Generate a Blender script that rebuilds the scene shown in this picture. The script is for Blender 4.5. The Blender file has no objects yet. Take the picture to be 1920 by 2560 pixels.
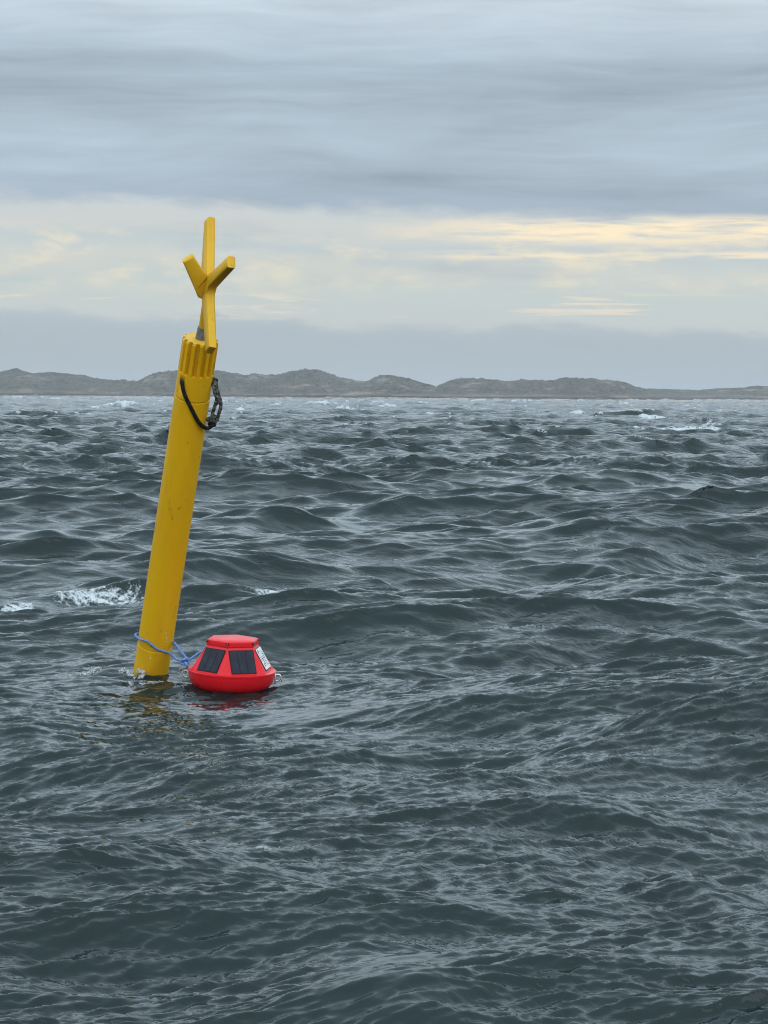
import bpy, bmesh, math, random
import numpy as np
from mathutils import Vector, Matrix, noise as mnoise

# ------------------------------------------------------------------ camera
SC = bpy.context.scene
COL = SC.collection
R_ = math.radians
F_PX = 5700.0                 # focal length in pixels of the 1920x2560 frame
CAM_H = 1.35
PITCH = R_(2.98)
ROLL = R_(0.35)
CP = Vector((0, 0, CAM_H))
_r0 = Vector((1, 0, 0)); CF = Vector((0, math.cos(PITCH), -math.sin(PITCH))); _u0 = Vector((0, math.sin(PITCH), math.cos(PITCH)))
CR = _r0 * math.cos(ROLL) + _u0 * math.sin(ROLL)
CU = _u0 * math.cos(ROLL) - _r0 * math.sin(ROLL)
cam_d = bpy.data.cameras.new('camera')
cam = bpy.data.objects.new('camera', cam_d); COL.objects.link(cam)
cam.matrix_world = Matrix(((CR.x, CU.x, -CF.x, CP.x), (CR.y, CU.y, -CF.y, CP.y), (CR.z, CU.z, -CF.z, CP.z), (0, 0, 0, 1)))
cam_d.sensor_fit = 'VERTICAL'; cam_d.sensor_height = 36.0; cam_d.sensor_width = 27.0
cam_d.lens = F_PX / 2560.0 * 36.0
cam_d.clip_start = 0.1; cam_d.clip_end = 12000
SC.camera = cam
SC.view_settings.view_transform = 'Standard'; SC.view_settings.look = 'None'
SC.view_settings.exposure = 0.42; SC.view_settings.gamma = 1.0
SC.view_settings.use_curve_mapping = False

SC.cycles.max_bounces = 5; SC.cycles.diffuse_bounces = 2; SC.cycles.glossy_bounces = 3; SC.cycles.transmission_bounces = 4
SC.cycles.use_denoising = True; SC.cycles.filter_width = 1.1; SC.cycles.sample_clamp_indirect = 2.0; SC.cycles.sample_clamp_direct = 6.0
SC.cycles.caustics_reflective = False; SC.cycles.caustics_refractive = False

def lin(r, g, b):
    f = lambda c: (c / 255 / 12.92) if c / 255 <= 0.04045 else ((c / 255 + 0.055) / 1.055) ** 2.4
    return (f(r), f(g), f(b), 1.0)

# ------------------------------------------------------------------ node helper
class NT:
    def __init__(self, tree):
        self.t = tree; self.n = tree.nodes; self.l = tree.links
    def new(self, typ, **kw):
        nd = self.n.new(typ)
        for k, v in kw.items(): setattr(nd, k, v)
        return nd
    def set(self, sock, v):
        if hasattr(v, 'is_output') or hasattr(v, 'links'): self.l.new(v, sock)
        else: sock.default_value = v
    def m(self, op, a, b=None, c=None, clamp=False):
        nd = self.new('ShaderNodeMath', operation=op, use_clamp=clamp)
        self.set(nd.inputs[0], a)
        if b is not None: self.set(nd.inputs[1], b)
        if c is not None: self.set(nd.inputs[2], c)
        return nd.outputs[0]
    def xyz(self, x, y, z):
        nd = self.new('ShaderNodeCombineXYZ')
        self.set(nd.inputs[0], x); self.set(nd.inputs[1], y); self.set(nd.inputs[2], z)
        return nd.outputs[0]
    def sep(self, v):
        nd = self.new('ShaderNodeSeparateXYZ'); self.set(nd.inputs[0], v); return nd.outputs
    def noise(self, vec, scale=1.0, detail=4.0, rough=0.55, dist=0.0, lac=2.0):
        nd = self.new('ShaderNodeTexNoise')
        if vec is not None: self.l.new(vec, nd.inputs['Vector'])
        nd.inputs['Scale'].default_value = scale; nd.inputs['Detail'].default_value = detail
        nd.inputs['Roughness'].default_value = rough; nd.inputs['Distortion'].default_value = dist
        nd.inputs['Lacunarity'].default_value = lac
        return nd.outputs['Fac']
    def mapping(self, vec, loc=(0, 0, 0), rot=(0, 0, 0), scale=(1, 1, 1)):
        nd = self.new('ShaderNodeMapping'); self.l.new(vec, nd.inputs[0])
        nd.inputs[1].default_value = loc; nd.inputs[2].default_value = rot; nd.inputs[3].default_value = scale
        return nd.outputs[0]
    def step(self, v, a, b, lo=0.0, hi=1.0, smooth=True):
        nd = self.new('ShaderNodeMapRange', interpolation_type='SMOOTHSTEP' if smooth else 'LINEAR')
        self.set(nd.inputs[0], v); self.set(nd.inputs[1], a); self.set(nd.inputs[2], b)
        self.set(nd.inputs[3], lo); self.set(nd.inputs[4], hi)
        return nd.outputs[0]
    def mix(self, f, a, b, blend='MIX'):
        nd = self.new('ShaderNodeMix', data_type='RGBA', blend_type=blend)
        self.set(nd.inputs[0], f); self.set(nd.inputs[6], a); self.set(nd.inputs[7], b)
        return nd.outputs[2]
    def ramp(self, f, stops, interp='LINEAR'):
        nd = self.new('ShaderNodeValToRGB'); self.l.new(f, nd.inputs[0])
        cr = nd.color_ramp; cr.interpolation = interp
        while len(cr.elements) < len(stops): cr.elements.new(0.5)
        for el, (p, c) in zip(cr.elements, stops): el.position = p; el.color = c
        return nd.outputs[0]

# ------------------------------------------------------------------ world: layered overcast over a Nishita sky
SUN_EL, SUN_AZ = R_(18), R_(168)          # azimuth from +Y (into the picture), positive to the right
W = bpy.data.worlds.new('World'); SC.world = W; W.use_nodes = True
N = NT(W.node_tree); N.n.clear()
out = N.new('ShaderNodeOutputWorld')
sky = N.new('ShaderNodeTexSky', sky_type='NISHITA'); sky.sun_disc = False
sky.sun_elevation = SUN_EL; sky.sun_rotation = SUN_AZ
sky.air_density = 1.2; sky.dust_density = 2.0
bg1 = N.new('ShaderNodeBackground'); N.l.new(sky.outputs[0], bg1.inputs[0]); bg1.inputs[1].default_value = 0.10
tc = N.new('ShaderNodeTexCoord')
dx, dy, dz = N.sep(tc.outputs['Generated'])
zc = N.m('MAXIMUM', dz, 0.0)
elev = N.m('MULTIPLY', N.m('ARCSINE', dz), 57.2958)
azim = N.m('MULTIPLY', N.m('ARCTAN2', dx, dy), 57.2958)
den = N.m('ADD', zc, 0.06)
cx = N.m('DIVIDE', dx, den); cy = N.m('DIVIDE', dy, den)
cl = N.xyz(N.m('MULTIPLY', cx, 1.0), N.m('MULTIPLY', cy, 1.0), 0.0)
n_big = N.noise(cl, 0.9, 6, 0.5, 0.25)
n_warp = N.noise(N.xyz(N.m('MULTIPLY', azim, 0.10), N.m('MULTIPLY', elev, 0.25), 2.2), 1.0, 3, 0.5)
e_w = N.m('ADD', elev, N.m('MULTIPLY', N.m('SUBTRACT', n_warp, 0.5), 1.6))
n_str = N.noise(N.xyz(N.m('MULTIPLY', azim, 0.085), N.m('MULTIPLY', e_w, 0.75), 3.7), 1.0, 9, 0.56, 0.35)
n_edge = N.noise(N.xyz(N.m('MULTIPLY', azim, 0.32), N.m('MULTIPLY', elev, 1.0), 1.3), 1.0, 8, 0.6, 0.3)
n_puff = N.noise(N.xyz(N.m('MULTIPLY', azim, 0.55), N.m('MULTIPLY', elev, 1.4), 8.1), 1.0, 7, 0.6, 0.2)
n_thin = N.noise(N.xyz(N.m('MULTIPLY', azim, 0.22), N.m('MULTIPLY', elev, 3.2), 5.2), 1.0, 6, 0.55, 0.6)
n_fine = N.noise(N.xyz(N.m('MULTIPLY', azim, 0.16), N.m('MULTIPLY', e_w, 2.3), 9.4), 1.0, 7, 0.55, 0.4)
# low bank over the horizon, pale band, then the grey deck
n_rag = N.noise(N.xyz(N.m('MULTIPLY', azim, 1.1), N.m('MULTIPLY', elev, 2.6), 6.6), 1.0, 6, 0.6, 0.4)
ew = N.m('ADD', N.m('ADD', elev, N.m('MULTIPLY', N.step(azim, -20.0, 20.0, -1.0, 1.0), 0.35)), N.m('ADD', N.m('MULTIPLY', N.m('SUBTRACT', n_edge, 0.5), 1.0), N.m('MULTIPLY', N.m('SUBTRACT', n_rag, 0.5), 0.35)))
T = lambda d: max(0.0, min(1.0, d / 16.0))
band = N.ramp(N.m('DIVIDE', ew, 16.0, clamp=True), [
    (T(0.0), lin(176, 187, 194)), (T(1.35), lin(172, 184, 193)), (T(1.62), lin(177, 188, 196)), (T(1.85), lin(196, 203, 203)),
    (T(2.6), lin(192, 203, 203)), (T(3.1), lin(203, 207, 203)), (T(3.6), lin(190, 201, 205)), (T(4.05), lin(202, 206, 205)),
    (T(4.35), lin(198, 204, 206)), (T(4.75), lin(161, 176, 192)), (T(6.0), lin(168, 183, 197)), (T(8.0), lin(167, 182, 196)),
    (T(10.0), lin(182, 194, 203)), (T(16.0), lin(178, 194, 206))])
deck = N.step(elev, 4.3, 5.2)
mod = N.m('ADD', N.m('MULTIPLY', N.m('ADD', N.m('SUBTRACT', n_str, 0.5), N.m('MULTIPLY', N.m('SUBTRACT', n_fine, 0.5), 0.32)), 1.05), N.m('MULTIPLY', N.m('SUBTRACT', n_big, 0.5), 0.35))
modd = N.m('ADD', 1.0, N.m('MULTIPLY', mod, N.m('ADD', N.m('MULTIPLY', deck, 0.85), 0.1)))
deck_col = N.mix(1.0, band, N.xyz(modd, modd, modd), 'MULTIPLY')
# cream patches in the pale band
cream = N.m('MULTIPLY', N.step(n_puff, 0.46, 0.68), N.m('MULTIPLY', N.step(elev, 2.2, 3.1), N.step(elev, 4.4, 3.7)))
c1 = N.mix(N.m('MULTIPLY', cream, 0.75), deck_col, lin(232, 222, 198))
# grey ragged puffs in the band
puff = N.m('MULTIPLY', N.step(n_big, 0.55, 0.72), N.m('MULTIPLY', N.step(elev, 2.0, 2.8), N.step(elev, 4.6, 3.9)))
c1 = N.mix(N.m('MULTIPLY', puff, 0.5), c1, lin(172, 183, 193))
# thin cream streaks low down
thin = N.m('MULTIPLY', N.step(n_thin, 0.55, 0.63), N.m('MULTIPLY', N.step(elev, 1.75, 2.0), N.step(elev, 2.6, 2.3)))
c1 = N.mix(N.m('MULTIPLY', thin, 0.7), c1, lin(235, 222, 200))
# the glowing gap under the deck
eg = N.m('ADD', elev, N.m('MULTIPLY', N.m('SUBTRACT', n_thin, 0.5), 0.28))
gap_e = N.m('MULTIPLY', N.step(eg, 3.62, 3.95), N.step(eg, 4.5, 4.2))
gap_e2 = N.m('MULTIPLY', N.m('MULTIPLY', N.step(eg, 3.30, 3.42), N.step(eg, 3.62, 3.48)), 0.75)
gap_a = N.m('MULTIPLY', N.step(azim, -1.0, 4.5), N.step(azim, 40.0, 12.0))
gap = N.m('MULTIPLY', N.m('MAXIMUM', gap_e, gap_e2), gap_a, clamp=True)
gap = N.m('MULTIPLY', gap, N.step(N.noise(N.xyz(N.m('MULTIPLY', azim, 0.5), N.m('MULTIPLY', elev, 5.0), 0.4), 1.0, 5, 0.55, 0.3), 0.30, 0.58))
c2 = N.mix(gap, c1, lin(253, 234, 200))
# an overcast sky brightens towards the zenith
zen = N.ramp(N.m('DIVIDE', elev, 90.0, clamp=True), [(0.09, (0.372, 0.372, 0.372, 1)), (0.15, (0.72, 0.72, 0.72, 1)), (0.25, (0.95, 0.95, 0.95, 1)), (1.0, (1, 1, 1, 1))])
c3 = N.mix(1.0, c2, zen, 'MULTIPLY')
bg2 = N.new('ShaderNodeBackground'); N.l.new(c3, bg2.inputs[0]); bg2.inputs[1].default_value = 2.15
mx = N.new('ShaderNodeMixShader'); mx.inputs[0].default_value = 0.95
N.l.new(bg1.outputs[0], mx.inputs[1]); N.l.new(bg2.outputs[0], mx.inputs[2]); N.l.new(mx.outputs[0], out.inputs[0])

sd = bpy.data.lights.new('sun', 'SUN'); sd.energy = 0.7; sd.angle = R_(60); sd.color = (1.0, 0.995, 0.985)
so = bpy.data.objects.new('sun', sd); COL.objects.link(so)
sv = Vector((math.sin(SUN_AZ) * math.cos(SUN_EL), math.cos(SUN_AZ) * math.cos(SUN_EL), math.sin(SUN_EL)))
so.rotation_euler = sv.to_track_quat('Z', 'Y').to_euler(); so.location = (0, 0, 40)

# ------------------------------------------------------------------ helpers
def P(px, py, depth):
    """point in the place that stands `depth` metres in front of the lens on the sight line of a photo pixel"""
    return CP + (CF + CR * ((px - 960) / F_PX) + CU * ((1280 - py) / F_PX)) * depth
def G(px, py, z=0.0):
    d = CF + CR * ((px - 960) / F_PX) + CU * ((1280 - py) / F_PX)
    t = (z - CP.z) / d.z
    return CP + d * t
def tag(o, label=None, cat=None, group=None, kind=None):
    if label: o['label'] = label
    if cat: o['category'] = cat
    if group: o['group'] = group
    if kind: o['kind'] = kind
    return o
def obj(name, verts, faces, mat=None, parent=None, smooth=True, autos=None):
    me = bpy.data.meshes.new(name); me.from_pydata([tuple(v) for v in verts], [], faces); me.update()
    return obj_me(name, me, mat, parent, smooth, autos)
def obj_me(name, me, mat=None, parent=None, smooth=True, autos=None):
    if mat: me.materials.append(mat)
    if smooth: me.polygons.foreach_set('use_smooth', [True] * len(me.polygons))
    if autos is not None:
        bm = bmesh.new(); bm.from_mesh(me)
        for e in bm.edges:
            if len(e.link_faces) == 2 and e.calc_face_angle(0) > R_(autos): e.smooth = False
        bm.to_mesh(me); bm.free()
    o = bpy.data.objects.new(name, me); COL.objects.link(o)
    if parent: o.parent = parent
    return o
def obj_bm(name, bm, mat=None, parent=None, smooth=True, autos=None):
    bmesh.ops.recalc_face_normals(bm, faces=bm.faces)
    me = bpy.data.meshes.new(name); bm.to_mesh(me); bm.free()
    return obj_me(name, me, mat, parent, smooth, autos)
def empty(name, mw):
    o = bpy.data.objects.new(name, None); COL.objects.link(o); o.empty_display_size = 0.1
    o.matrix_world = mw
    return o
def new_mat(name):
    m = bpy.data.materials.new(name); m.use_nodes = True
    nt = NT(m.node_tree); bs = m.node_tree.nodes['Principled BSDF']
    return m, nt, bs

# ------------------------------------------------------------------ the sea
def wave_tile(L, n, lam_lo, lam_hi, wind, spread, rms, chop, seed, slope=-3.6, peak=None):
    """one periodic patch of wind sea from a directional spectrum: height and horizontal displacement"""
    rng = np.random.default_rng(seed)
    k1 = 2 * np.pi * np.fft.fftfreq(n, L / n)
    kx, ky = np.meshgrid(k1, k1, indexing='xy')
    k = np.hypot(kx, ky); k[0, 0] = 1e-6
    lam = 2 * np.pi / k
    c = (kx * wind[0] + ky * wind[1]) / k / math.hypot(*wind)
    dirw = np.where(c > 0, np.abs(c) ** spread, 0.03 * np.abs(c) ** spread) + 0.004
    amp = k ** (slope / 2.0) * np.sqrt(dirw)
    if peak: amp *= np.exp(-0.6 * (lam / peak) ** 2 / 2)
    amp *= 1 / (1 + np.exp(-(lam - lam_lo) / (0.10 * lam_lo))) / (1 + np.exp((lam - lam_hi) / (0.10 * lam_hi)))
    amp[0, 0] = 0
    hk = amp * (rng.normal(size=(n, n)) + 1j * rng.normal(size=(n, n)))
    h = np.fft.ifft2(hk).real
    s = rms / h.std(); hk *= s
    g = lambda a: np.fft.ifft2(a).real.astype(np.float32)
    h = g(hk); Dx = g(-1j * kx / k * hk) * -chop; Dy = g(-1j * ky / k * hk) * -chop
    jxx = 1 + g(kx * kx / k * hk) * -chop; jyy = 1 + g(ky * ky / k * hk) * -chop; jxy = g(kx * ky / k * hk) * -chop
    return L, n, h, Dx, Dy, (jxx * jyy - jxy * jxy)
def sample(tile, arr, x, y):
    L, n = tile[0], tile[1]
    u = (x / L * n) % n; v = (y / L * n) % n
    i = np.floor(u).astype(np.int64); j = np.floor(v).astype(np.int64)
    fu = (u - i).astype(np.float32); fv = (v - j).astype(np.float32)
    i %= n; j %= n; i2 = (i + 1) % n; j2 = (j + 1) % n
    return (arr[j, i] * (1 - fu) + arr[j, i2] * fu) * (1 - fv) + (arr[j2, i] * (1 - fu) + arr[j2, i2] * fu) * fv

SPAR_BASE = G(376, 1688, 0.0)
BUOY_C = P(579.7, 1673, 10.62)            # rim centre of the red buoy

# wave crests one can point at: pixel of the crest, half length in pixels, height, front width, back width, crest slant, foam
CRESTS = [
    (1500, 1218, 260, 0.20, 0.9, 1.6, 0.05, 0.0), (1065, 1192, 180, 0.12, 0.6, 1.2, 0.10, 0.18), (1840, 1288, 260, 0.16, 0.6, 1.3, 0.10, 0.18),
    (1560, 1370, 210, 0.13, 0.5, 1.1, 0.22, 0.22), (1590, 1450, 260, 0.12, 0.8, 1.5, -0.15, 0.0), (1390, 1768, 150, 0.060, 0.18, 0.5, 0.0, 0.0),
    (640, 1312, 150, 0.06, 0.5, 0.9, 0.05, 0.2), (60, 1842, 180, 0.06, 0.25, 0.6, 0.0, 0.0), (1020, 1570, 260, 0.08, 0.45, 1.0, -0.35, 0.0),
    (830, 1885, 260, 0.055, 0.3, 0.75, 0.05, 0.0), (980, 2480, 260, 0.045, 0.3, 0.6, 0.1, 0.0),
    (90, 1275, 200, 0.12, 0.5, 1.0, 0.1, 0.0), (1860, 2180, 150, 0.05, 0.25, 0.6, 0.2, 0.0)]
# whitecaps far out: pixel, half length px, height px
CAPS = [(290, 1019, 90, 6), (615, 1031, 45, 8), (860, 1029, 50, 5), (1145, 1075, 40, 8), (970, 1120, 26, 7), (1785, 1112, 75, 12),
        (1640, 1051, 45, 7), (1790, 1073, 65, 6), (1885, 1062, 45, 6), (800, 1011, 60, 4), (1310, 1031, 30, 5), (1210, 1026, 50, 5),
        (1195, 1016, 45, 4), (1720, 1023, 20, 6), (75, 1062, 25, 4), (430, 1005, 40, 3), (1330, 1008, 26, 6), (560, 1006, 40, 3),
        (1060, 1012, 30, 3), (1560, 1014, 40, 4), (1860, 1018, 40, 4), (140, 1000, 40, 3), (690, 1018, 25, 4), (1620, 1085, 60, 4), (1750, 1090, 150, 4),
        (230, 1040, 25, 3), (1450, 1040, 40, 3), (1420, 1018, 24, 4), (980, 1022, 30, 4), (1100, 1040, 30, 3), (480, 1050, 22, 3)]
# drifting foam lying on the water: pixel, half size px, density
FOAM = [(190, 1510, 220, 14, 1.0), (300, 1500, 80, 16, 1.0), (40, 1492, 60, 9, 1.0), (120, 1532, 90, 9, 1.0), (520, 1464, 50, 5, 0.55),
        (210, 1548, 60, 6, 0.9), (1720, 1088, 230, 4, 1.0), (250, 1478, 150, 7, 0.8), (720, 1470, 120, 6, 0.85), (60, 1560, 60, 6, 0.8), (800, 1450, 80, 5, 0.7),
        (1640, 1080, 90, 3, 0.9), (700, 2110, 30, 6, 0.6), (690, 1985, 24, 4, 0.5), (400, 1702, 70, 5, 0.7), (640, 1765, 60, 6, 0.5), (340, 1705, 60, 4, 0.6)]

# slicks: patches where the ripples lie down and the pale sky shows; pixel, half size px, calm
SLICKS = [(820, 1828, 230, 28, 0.93), (730, 1772, 120, 13, 0.88), (960, 1880, 120, 14, 0.6), (1000, 2390, 180, 55, 0.85), (930, 2490, 240, 50, 0.75),
          (1250, 2230, 160, 20, 0.6), (1250, 2010, 200, 14, 0.5), (590, 1752, 130, 30, 0.93), (1750, 2350, 160, 30, 0.5), (1500, 1640, 200, 10, 0.5),
          (350, 2080, 200, 16, 0.5), (1850, 1980, 120, 14, 0.5), (150, 2250, 180, 20, 0.45), (500, 2420, 160, 22, 0.4)]
def build_sea():
    wind = (0.28, -0.96)
    t1 = wave_tile(71.0, 1024, 0.55, 9.0, wind, 5.0, 0.112, 1.0, 11, -4.0, 6.0)
    t1b = wave_tile(31.0, 1024, 0.36, 1.7, (0.14, -1.0), 5.0, 0.020, 0.9, 21, -3.0)
    t2 = wave_tile(17.3, 1024, 0.10, 0.70, (0.26, -0.96), 14.0, 0.0064, 0.35, 5, -3.0)
    t3 = wave_tile(5.9, 1024, 0.045, 0.13, (0.36, -0.93), 20.0, 0.0021, 0.3, 9, -2.4)
    t4 = wave_tile(3.7, 1024, 0.022, 0.052, (0.45, -0.89), 16.0, 0.0013, 0.3, 17, -2.2)
    # a fan of rows: fine near the viewer, coarser far away, closed all round
    rows = [0.6]
    while rows[-1] < 2600:
        d = rows[-1]
        kk = 0.03 if d < 4.2 else 0.0013 if d < 12 else 0.0016 if d < 45 else 0.0028 if d < 150 else 0.006 if d < 400 else 0.016
        rows.append(d * (1 + kk))
    r = np.array(rows)
    half = R_(13.0)
    fine = np.linspace(-half, half, 440)
    rest = half + np.cumsum(np.concatenate([np.geomspace(0.0008, 0.06, 55), np.full(60, 0.06)])); rest = rest[rest < np.pi - 0.03]
    th = np.concatenate([-rest[::-1], fine, rest])
    nr, nc = len(r), len(th)
    RR, TH = np.meshgrid(r, th, indexing='ij')
    x0 = (RR * np.sin(TH)).ravel(); y0 = (RR * np.cos(TH)).ravel() + 0.0
    d = RR.ravel()
    spacing = np.repeat(np.gradient(r), nc)
    fade = lambda lam: np.clip((lam / np.maximum(spacing, 1e-4) - 1.3) / 1.6, 0, 1)
    rot = lambda a: (x0 * math.cos(a) - y0 * math.sin(a), x0 * math.sin(a) + y0 * math.cos(a))
    w1 = np.ones_like(d)
    for c, rad, k in ((SPAR_BASE, 1.0, 0.93), (BUOY_C, 1.1, 0.96), (BUOY_C + Vector((-0.1, -1.0, 0)), 1.2, 0.88)):
        w1 *= 1 - k * np.exp(-((x0 - c.x) ** 2 + (y0 - c.y) ** 2) / rad ** 2)
    off = np.clip(1.0 - (d - 650) / 1200, 0.25, 1)          # waves calm down in the lee of the skerries
    X = x0.copy(); Y = y0.copy(); Z = np.zeros_like(x0)
    foam = np.zeros_like(x0)
    a1 = w1 * off * (1 + 0.5 * np.clip((d - 70) / 120, 0, 1))
    Z += sample(t1, t1[2], x0, y0) * a1; X += sample(t1, t1[3], x0, y0) * a1; Y += sample(t1, t1[4], x0, y0) * a1
    calm = np.zeros_like(x0)
    wrn = sample(t1, t1[2], x0 * 2.3 + 5, y0 * 1.1 + 9) / 0.112
    for (px, py, hx, hy, qq) in SLICKS:
        p = G(px, py, 0.0); lx = hx * p.y / F_PX; ly = hy * p.y * p.y / (F_PX * CAM_H)
        calm = np.maximum(calm, qq * np.exp(-np.abs((x0 - p.x) / lx + 0.12 * wrn) ** 2 - np.abs((y0 - p.y) / ly + 0.35 * wrn) ** 2))
    ab = (1 - 0.65 * calm) * fade(0.6) * (0.3 + 0.7 * w1) * off * np.clip((d - 1) / 16, 0.85, 1) * (1 + 1.2 * np.clip((d - 20) / 35, 0, 1))
    Z += sample(t1b, t1b[2], x0, y0) * ab; X += sample(t1b, t1b[3], x0, y0) * ab; Y += sample(t1b, t1b[4], x0, y0) * ab
    J = sample(t1, t1[5], x0, y0)
    for tl, pc in ((t1, 0.5), (t1b, 0.35)):
        qv = np.percentile(tl[5], pc); q0 = np.percentile(tl[5], 0.05)
        foam = np.maximum(foam, np.clip((qv - sample(tl, tl[5], x0, y0)) / (qv - q0) * 1.6, 0, 1) * np.clip((d - 30) / 50, 0.0, 1))
    gust = sample(t1, t1[2], x0 * 0.13 + 7, y0 * 0.13 + 3) / 0.112
    a2 = fade(0.22) * (1.0 + 0.22 * gust) * (0.5 + 0.5 * w1) * (1 + 2.0 * np.clip((d - 8) / 14, 0, 1)) * (1 - 0.88 * calm)
    Z += sample(t2, t2[2], x0, y0) * a2; X += sample(t2, t2[3], x0, y0) * a2; Y += sample(t2, t2[4], x0, y0) * a2
    a3 = fade(0.055) * np.clip(1.05 + 0.45 * gust, 0.3, 1.8) * (1 - calm) * (1 + 0.8 * np.clip((d - 7) / 8, 0, 1))
    Z += sample(t3, t3[2], x0, y0) * a3; X += sample(t3, t3[3], x0, y0) * a3; Y += sample(t3, t3[4], x0, y0) * a3
    a4 = fade(0.034) * np.clip(1.05 + 0.5 * gust, 0.25, 1.9) * (1 - calm)
    Z += sample(t4, t4[2], x0, y0) * a4; X += sample(t4, t4[3], x0, y0) * a4; Y += sample(t4, t4[4], x0, y0) * a4
    wob = sample(t2, t2[2], x0 * 1.7, y0 * 1.7) / 0.0064
    wob1 = sample(t1, t1[2], x0 * 1.3 + 20, y0 * 1.3) / 0.112
    for (px, py, hl, H, wf, wb, sl, fo) in CRESTS:
        p = G(px, py, H * 0.8); D = p.y; ln = hl * D / F_PX
        ca, sa = math.cos(sl), math.sin(sl)
        W_ = np.nonzero((np.abs(x0 - p.x) < 2.6 * ln + 4 * wb) & (np.abs(y0 - p.y) < 2.6 * ln * abs(sa) + 5 * wb))[0]
        gx, gy = x0[W_], y0[W_]
        u = (gx - p.x) * ca + (gy - p.y) * sa; v = -(gx - p.x) * sa + (gy - p.y) * ca
        v = v + 0.10 * wf * wob1[W_] + 0.25 * wf * np.sin(u / ln * 2.2 + px)
        e = np.exp(-np.abs(u / ln) ** 2.0) * np.clip(0.85 + 0.22 * wob1[W_] + 0.05 * wob[W_], 0.2, 1.5)
        prof = np.where(v < 0, np.exp(-np.abs(v / wf) ** 1.25), np.exp(-np.abs(v / wb) ** 1.1))
        Z[W_] += H * e * prof
        Y[W_] -= 0.35 * H * e * np.exp(-(v / (0.5 * wf)) ** 2)
        if fo: foam[W_] = np.maximum(foam[W_], fo * 2.0 * e * np.exp(-((v + 0.25 * wf) / (0.4 * wf)) ** 2) * np.clip(0.4 + 0.45 * wob[W_], 0, 1))
    for (px, py, hl, hp) in CAPS:
        p = G(px, py, 0.0); D = p.y; ln = hl * D / F_PX; H = hp * D / F_PX * 1.3
        wf = max(0.5, D * 0.012); wb = wf * 2
        W_ = np.nonzero((np.abs(x0 - p.x) < 2.4 * ln) & (np.abs(y0 - p.y) < 4 * wb))[0]
        u = (x0[W_] - p.x); v = (y0[W_] - p.y) + 0.3 * wf * np.sin(u / ln * 2.5 + px)
        e = np.exp(-np.abs(u / ln) ** 2.2) * np.clip(0.75 + 0.3 * wob1[W_] + 0.25 * sample(t1b, t1b[2], x0[W_] * 2.5, y0[W_] * 0.7) / 0.020, 0.0, 1.4)
        prof = np.where(v < 0, np.exp(-(v / wf) ** 2), np.exp(-(v / wb) ** 2))
        Z[W_] += H * e * prof
        foam[W_] = np.maximum(foam[W_], np.clip(1.5 * e * np.exp(-((v + 0.2 * wf) / (0.9 * wf)) ** 2), 0, 1))
    for (px, py, hx, hy, q) in FOAM:
        p = G(px, py, 0.0); D = p.y; lx = hx * D / F_PX; ly = hy * D * D / (F_PX * CAM_H)
        W_ = np.nonzero((np.abs(x0 - p.x) < 2 * lx) & (np.abs(y0 - p.y) < 3 * ly))[0]
        foam[W_] = np.maximum(foam[W_], q * np.exp(-np.abs((x0[W_] - p.x) / lx) ** 3 - np.abs((y0[W_] - p.y) / ly) ** 2))
    # the water stands a little higher on the near left of the red buoy, and lower in front of it
    bx, by = BUOY_C.x, BUOY_C.y
    Z += 0.036 * np.exp(-((x0 - bx + 0.24) ** 2 + (y0 - by + 0.05) ** 2) / 0.16 ** 2)
    Z += 0.030 * np.exp(-((x0 - bx - 0.28) ** 2 + (y0 - by) ** 2) / 0.14 ** 2)
    Z -= 0.046 * np.exp(-(((x0 - bx - 0.03) / 0.5) ** 2 + ((y0 - by + 0.30) / 0.75) ** 2) ** 2)
    Z += 0.020 * np.exp(-((x0 - bx - 0.0) / 0.9) ** 2 - ((y0 - by + 1.25) / 0.22) ** 2)
    near = (x0 - bx) ** 2 + (y0 - by) ** 2 < 0.09
    print('water at red buoy', Z[near].mean(), Z[near].min(), Z[near].max(), 'rim', BUOY_C.z)
    co = np.empty((nr * nc, 3), np.float32); co[:, 0] = X; co[:, 1] = Y; co[:, 2] = Z
    i = np.arange(nr - 1)[:, None] * nc + np.arange(nc - 1)[None, :]
    quads = np.stack([i, i + 1, i + nc + 1, i + nc], -1).reshape(-1, 4)
    # close the ring behind the viewer, and the small disc under the boat
    k = np.arange(nr - 1) * nc
    seam = np.stack([k + nc - 1, k, k + nc, k + 2 * nc - 1], -1)
    quads = np.concatenate([quads, seam]).astype(np.int32)[:, ::-1]
    me = bpy.data.meshes.new('sea')
    me.vertices.add(len(co)); me.vertices.foreach_set('co', co.ravel())
    nq = len(quads)
    me.loops.add(nq * 4 + nc); me.polygons.add(nq + 1)
    me.loops.foreach_set('vertex_index', np.concatenate([quads.ravel(), np.arange(nc)[::1]]).astype(np.int32))
    me.polygons.foreach_set('loop_start', np.concatenate([np.arange(nq) * 4, [nq * 4]]).astype(np.int32))
    me.polygons.foreach_set('use_smooth', np.ones(nq + 1, bool))
    me.update(calc_edges=True)
    at = me.attributes.new('foam', 'FLOAT', 'POINT'); at.data.foreach_set('value', foam.astype(np.float32))
    at = me.attributes.new('lod_fine', 'FLOAT', 'POINT'); at.data.foreach_set('value', ((1 - fade(0.055)) * np.clip(1.1 + 0.45 * gust, 0.3, 1.8)).astype(np.float32))
    at = me.attributes.new('calm', 'FLOAT', 'POINT'); at.data.foreach_set('value', calm.astype(np.float32))
    at = me.attributes.new('lod', 'FLOAT', 'POINT'); at.data.foreach_set('value', (1 - fade(0.22)).astype(np.float32))
    print('sea verts', len(co), 'tris', nq * 2, 'Z', Z.min(), Z.max())
    return me

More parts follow.
